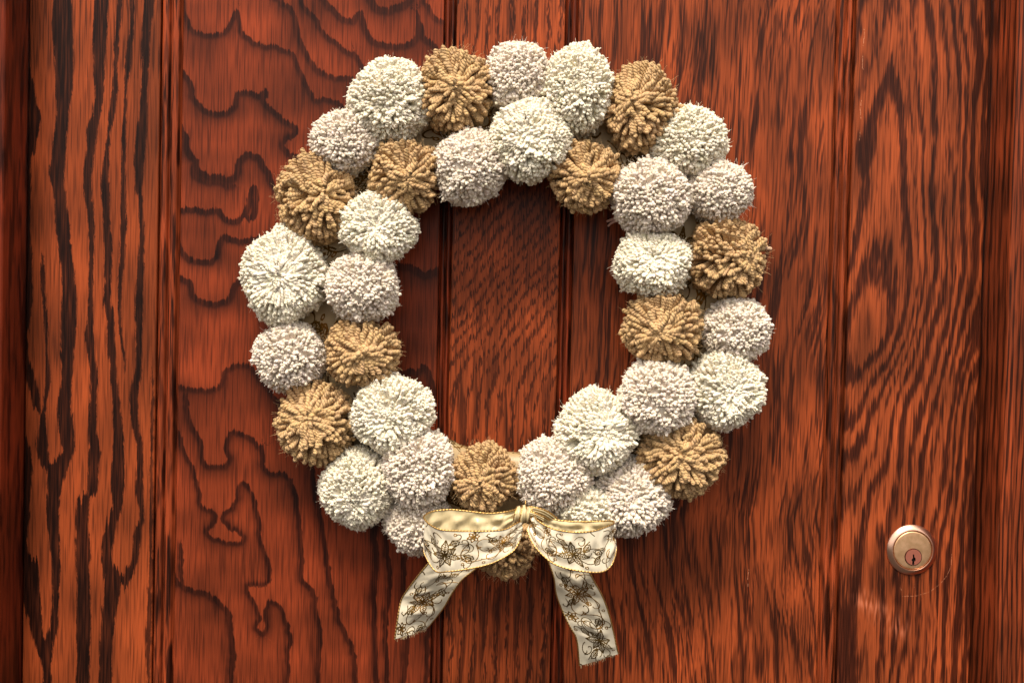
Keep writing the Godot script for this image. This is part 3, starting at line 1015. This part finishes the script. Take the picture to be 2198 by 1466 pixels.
func berry(c: Vector2, r: float, gold: Color) -> void:
	var p := PackedVector2Array()
	for k in 13:
		p.append(c + Vector2.from_angle(TAU * k / 12.0) * r)
	stitch(p, 2.5, gold)


func ribbon_material() -> StandardMaterial3D:
	if mats.has("ribbon"):
		return mats["ribbon"]
	var w := 640
	var h := 256
	thread_colour = Image.create_empty(w, h, false, Image.FORMAT_RGB8)
	thread_colour.fill(Color8(208, 198, 178))
	thread_metal = Image.create_empty(w, h, false, Image.FORMAT_RGB8)
	thread_metal.fill(Color(1, 0.42, 0))
	thread_height = Image.create_empty(w, h, false, Image.FORMAT_RGB8)
	thread_height.fill(Color.BLACK)
	var g := Color8(148, 108, 52)
	var g2 := Color8(112, 88, 48)
	flower(Vector2(170, 122), 88, 0.4, g)
	flower(Vector2(482, 150), 86, 1.0, g2)
	for k in 6:
		petal(Vector2(330, 44), 0.2 + k * 1.05, 34, 9, g, false)
	for q in [[170.0, 122.0, -0.7, 120.0, 1.0], [170.0, 122.0, 2.3, 125.0, 1.0], [170.0, 122.0, 1.2, 95.0, -1.0], [482.0, 150.0, -0.5, 130.0, 1.0], [482.0, 150.0, -2.4, 130.0, -1.0], [482.0, 150.0, 3.0, 110.0, 1.0], [482.0, 150.0, 0.7, 90.0, -1.0], [330.0, 60.0, 1.9, 130.0, -1.0], [330.0, 60.0, 0.8, 120.0, 1.0], [20.0, 60.0, 0.6, 100.0, -1.0], [30.0, 210.0, -0.6, 120.0, 1.0], [610.0, 40.0, 2.5, 95.0, -1.0], [250.0, 200.0, 0.1, 130.0, -1.0], [330.0, 190.0, 2.9, 120.0, 1.0], [400.0, 70.0, -2.8, 110.0, 1.0], [70.0, 120.0, 2.2, 120.0, -1.0], [560.0, 110.0, 0.2, 120.0, -1.0]]:
		curl(Vector2(q[0], q[1]) + Vector2.from_angle(q[2]) * 40.0, q[2], q[3], q[4], g if q[0] < 400 else g2)
	for k in 26:
		var p := Vector2(fposmod(k * 97.0 + 30.0, 640.0), 24.0 + fposmod(k * 71.0, 208.0))
		if p.distance_to(Vector2(170, 122)) > 75.0 and p.distance_to(Vector2(482, 150)) > 75.0:
			curl(p, k * 1.7, 58.0, 1.0 if k % 2 == 0 else -1.0, g2)
	for q in [[250.0, 60.0, 2.6], [78.0, 178.0, 0.7], [330.0, 190.0, -0.5], [400.0, 70.0, 0.4], [590.0, 205.0, -0.9], [575.0, 80.0, 2.2], [60.0, 60.0, 0.2]]:
		petal(Vector2(q[0], q[1]), q[2], 62, 15, g2)
	for q in [[110, 40], [240, 165], [280, 225], [390, 215], [420, 30], [545, 225], [620, 140], [20, 130], [100, 225], [300, 120]]:
		berry(Vector2(q[0], q[1]), 7, g)
	# weave of the satin
	for j in h:
		for i in w:
			if thread_height.get_pixel(i, j).r < 0.05:
				var v := 0.06 + 0.03 * sin(i * 2.1) * sin(j * 2.1)
				thread_height.set_pixel(i, j, Color(v, v, v))
	var m := StandardMaterial3D.new()
	m.albedo_texture = ImageTexture.create_from_image(thread_colour)
	var orm := ImageTexture.create_from_image(thread_metal)
	m.metallic = 1.0
	m.metallic_texture = orm
	m.metallic_texture_channel = BaseMaterial3D.TEXTURE_CHANNEL_BLUE
	m.roughness = 0.42
	m.heightmap_enabled = true
	m.heightmap_texture = ImageTexture.create_from_image(thread_height)
	m.heightmap_scale = 0.04
	mats["ribbon"] = m
	var back := StandardMaterial3D.new()
	back.albedo_color = Color8(196, 180, 142)
	back.roughness = 0.36
	mats["satin"] = back
	var cord := metal(Color8(196, 158, 98), 0.36)
	var im := Image.create_empty(32, 32, false, Image.FORMAT_L8)
	for j in 32:
		for i in 32:
			im.set_pixel(i, j, Color.from_hsv(0, 0, absf(sin(PI * (i / 32.0 + j / 32.0 * 2.0)))))
	cord.heightmap_enabled = true
	cord.heightmap_texture = ImageTexture.create_from_image(im)
	cord.heightmap_scale = 0.03
	mats["cord"] = cord
	return m


# A ribbon between two edges, given in the photograph's pixels: x, y, x, y of its edges and their height over the door (mm).
func ribbon(called: String, bow: Node3D, keys: Array, pattern_from: float, ripple := 0.0019, cords := true, flip := false) -> void:
	var ea := PackedVector3Array()
	var eb := PackedVector3Array()
	for k in range(0, keys.size(), 6):
		ea.append(at(keys[k], keys[k + 1], keys[k + 4] * 0.001))
		eb.append(at(keys[k + 2], keys[k + 3], keys[k + 5] * 0.001))
	var fine_a := PackedVector3Array()
	var fine_b := PackedVector3Array()
	var sub := 8
	for k in ea.size() - 1:
		for q in sub + (1 if k == ea.size() - 2 else 0):
			var t := float(q) / sub
			fine_a.append(ea[k].cubic_interpolate(ea[k + 1], ea[maxi(k - 1, 0)], ea[mini(k + 2, ea.size() - 1)], t))
			fine_b.append(eb[k].cubic_interpolate(eb[k + 1], eb[maxi(k - 1, 0)], eb[mini(k + 2, eb.size() - 1)], t))
	var across := 14
	var cols := fine_a.size()
	var grid := PackedVector3Array()
	var along := PackedFloat32Array()
	var run := pattern_from
	for k in cols:
		if k > 0:
			run += ((fine_a[k] + fine_b[k]) * 0.5).distance_to((fine_a[k - 1] + fine_b[k - 1]) * 0.5)
		along.append(run)
		var dir := (fine_a[mini(k + 1, cols - 1)] + fine_b[mini(k + 1, cols - 1)] - fine_a[maxi(k - 1, 0)] - fine_b[maxi(k - 1, 0)]).normalized()
		var nrm := dir.cross(fine_b[k] - fine_a[k]).normalized()
		var pinch := 1.0 - clampf(fine_a[k].distance_to(fine_b[k]) / 0.036, 0.0, 1.0)
		for q in across + 1:
			var t := float(q) / across
			var bulge := sin(PI * t)
			var wob := ripple * bulge * (nz.get_noise_2d(run * 90.0, t * 2.5 + keys[0]) * 2.0 + 0.6 * nz.get_noise_2d(run * 220.0, t * 5.0))
			wob += pinch * 0.0028 * sin(t * TAU * 2.5) * bulge
			grid.append(fine_a[k].lerp(fine_b[k], t) + nrm * wob)
	var normals := PackedVector3Array()
	for k in cols:
		for q in across + 1:
			var du := grid[mini(k + 1, cols - 1) * (across + 1) + q] - grid[maxi(k - 1, 0) * (across + 1) + q]
			var dv := grid[k * (across + 1) + mini(q + 1, across)] - grid[k * (across + 1) + maxi(q - 1, 0)]
			normals.append(du.cross(dv).normalized())
	var mesh := ArrayMesh.new()
	for side in 2:
		var s := Soup.new()
		var sg := 1.0 if side == 0 else -1.0
		if flip:
			sg = -sg
		for k in cols:
			for q in across + 1:
				var n := k * (across + 1) + q
				s.v.append(grid[n] + normals[n] * 0.00022 * sg)
				s.n.append(normals[n] * sg)
				s.t.append(Vector2(along[k] / 0.108, 0.02 + 0.96 * q / across))
		for k in cols - 1:
			for q in across:
				var b := k * (across + 1) + q
				var w := b + across + 1
				if sg > 0:
					s.i.append_array(PackedInt32Array([b, b + 1, w, b + 1, w + 1, w]))
				else:
					s.i.append_array(PackedInt32Array([b, w, b + 1, b + 1, w, w + 1]))
		s.mesh(mesh)
	mesh.surface_set_material(0, ribbon_material())
	mesh.surface_set_material(1, mats["satin"])
	if cords:
		var s := Soup.new()
		tube(s, fine_a, 0.00075, 0.00075, Color.WHITE, 0.0, false)
		tube(s, fine_b, 0.00075, 0.00075, Color.WHITE, 0.0, false)
		s.mesh(mesh)
		mesh.surface_set_material(2, mats["cord"])
	if called == "bow_tail":      # threads that fray from the cut end
		var s := Soup.new()
		var dir := (grid[(cols - 1) * (across + 1)] - grid[(cols - 3) * (across + 1)]).normalized()
		for k in 46:
			var p := grid[(cols - 1) * (across + 1) + rng.randi_range(0, across - 1)].lerp(grid[(cols - 1) * (across + 1) + rng.randi_range(1, across)], rng.randf())
			var off := Vector3(rng.randfn(0, 1), rng.randfn(0, 1), rng.randfn(0, 1)) * 0.0007
			fibre(s, p, p + dir * 0.0008 + off * 0.4, p + dir * rng.randf_range(0.0008, 0.003) + off, 0.00014, Color.WHITE)
		s.mesh(mesh)
		mesh.surface_set_material(mesh.get_surface_count() - 1, mats["satin"])
	part(called, mesh, null, bow)


func build_bow(wreath: Node3D) -> void:
	var bow := group_part("bow", wreath)
	bow.set_meta("label", "ivory ribbon bow with gold poinsettia embroidery and gold cord edges")
	ribbon_material()
	ribbon("bow_tail", bow, [1095, 1110, 1115, 1140, 80, 80, 1010, 1130, 1075, 1180, 79, 79, 950, 1175, 1035, 1210, 78, 80, 916, 1213, 1012, 1228, 76, 78, 893, 1241, 990, 1246, 72, 76, 868, 1275, 968, 1277, 66, 70, 860, 1292, 955, 1300, 64, 64, 854, 1322, 938, 1323, 66, 56, 847, 1372, 917, 1348, 66, 50], 0.02)
	ribbon("bow_tail", bow, [1135, 1115, 1160, 1110, 82, 82, 1150, 1150, 1215, 1150, 80, 80, 1168, 1185, 1245, 1190, 79, 79, 1179, 1210, 1265, 1227, 78, 77, 1189, 1240, 1276, 1248, 76, 72, 1194, 1275, 1294, 1281, 68, 64, 1207, 1311, 1307, 1316, 60, 58, 1224, 1346, 1317, 1355, 58, 52, 1238, 1373, 1323, 1385, 54, 49, 1244, 1429, 1328, 1403, 47, 46], 0.05)
	ribbon("bow_loop", bow, [1119, 1119, 1121, 1142, 98, 100, 1108, 1124, 1112, 1168, 108, 109, 1085, 1136, 1095, 1188, 116, 117, 1050, 1140, 1053, 1210, 122, 122, 1000, 1140, 1001, 1222, 125, 124, 950, 1138, 960, 1227, 122, 121, 925, 1128, 935, 1226, 114, 113, 910, 1113, 914, 1196, 104, 104, 913, 1105, 910, 1176, 96, 96, 931, 1097, 930, 1167, 88, 88, 970, 1094, 970, 1165, 84, 84, 1010, 1098, 1010, 1165, 83, 83, 1050, 1102, 1050, 1160, 84, 84, 1085, 1099, 1085, 1140, 87, 87, 1108, 1093, 1108, 1120, 92, 92], 0.0)
	ribbon("bow_loop", bow, [1145, 1103, 1131, 1137, 100, 103, 1155, 1118, 1146, 1170, 110, 110, 1183, 1134, 1178, 1203, 118, 118, 1209, 1140, 1209, 1218, 122, 122, 1240, 1143, 1248, 1226, 124, 123, 1274, 1140, 1290, 1228, 120, 119, 1302, 1131, 1312, 1214, 112, 111, 1318, 1123, 1323, 1182, 103, 103, 1312, 1118, 1318, 1170, 97, 97, 1287, 1119, 1288, 1170, 91, 91, 1248, 1120, 1248, 1170, 88, 88, 1209, 1118, 1209, 1165, 87, 87, 1178, 1112, 1178, 1150, 88, 88, 1154, 1101, 1154, 1125, 91, 91], 0.03, 0.0019, true, true)
	# gathered cloth between the knot and the right loop
	ribbon("gathered_ribbon", bow, [1136, 1088, 1138, 1100, 95, 98, 1152, 1090, 1152, 1103, 96, 98, 1172, 1096, 1170, 1110, 93, 94, 1196, 1112, 1190, 1124, 84, 84], 0.0, 0.0006)
	ribbon("gathered_ribbon", bow, [1136, 1098, 1138, 1108, 100, 101, 1150, 1102, 1148, 1111, 101, 101, 1168, 1110, 1164, 1120, 98, 98], 0.04, 0.0006)
	knot(bow)
	var s := Soup.new()
	tube(s, PackedVector3Array([at(1130, 1092, 0.098), at(1129, 1086, 0.101), at(1128, 1080, 0.101), at(1128, 1074, 0.099)]), 0.0006, 0.0005, Color.WHITE)
	part("wire_end", s.mesh(), mats["cord"], bow)


func knot(bow: Node3D) -> void:
	var s := Soup.new()
	var rows := 28
	var cols := 24
	var c := at(1122, 1104, 0.093)
	for j in rows + 1:
		var a := lerpf(-PI * 0.78, PI * 0.78, float(j) / rows)
		for i in cols + 1:
			var t := float(i) / cols
			var fold := 0.0011 * sin(t * TAU * 2.3 + 0.5) + 0.0006 * sin(t * TAU * 5.0 + a)
			var half := 0.0064 + 0.0008 * cos(a)
			var r := 0.0076 + fold - 0.0022 * pow(absf(t * 2.0 - 1.0), 3.0)
			s.v.append(c + Vector3((t * 2.0 - 1.0) * half + 0.0012 * sin(a * 1.3), sin(a) * r, cos(a) * r * 1.25))
			s.t.append(Vector2(a * 0.10 + 0.3, t * 0.5 + 0.25))
	for j in rows + 1:
		for i in cols + 1:
			var du := s.v[j * (cols + 1) + mini(i + 1, cols)] - s.v[j * (cols + 1) + maxi(i - 1, 0)]
			var dv := s.v[mini(j + 1, rows) * (cols + 1) + i] - s.v[maxi(j - 1, 0) * (cols + 1) + i]
			s.n.append(du.cross(dv).normalized())
	for j in rows:
		for i in cols:
			var b := j * (cols + 1) + i
			var w := b + cols + 1
			s.i.append_array(PackedInt32Array([b, w, b + 1, b + 1, w, w + 1]))
	var mesh := s.mesh()
	mesh.surface_set_material(0, mats["satin"])
	var e := Soup.new()
	for side in [0, 9, cols]:
		var p := PackedVector3Array()
		for j in rows + 1:
			p.append(s.v[j * (cols + 1) + side])
		tube(e, p, 0.0008, 0.0008, Color.WHITE, 0.0, false)
	e.mesh(mesh)
	mesh.surface_set_material(1, mats["cord"])
	part("bow_knot", mesh, null, bow)
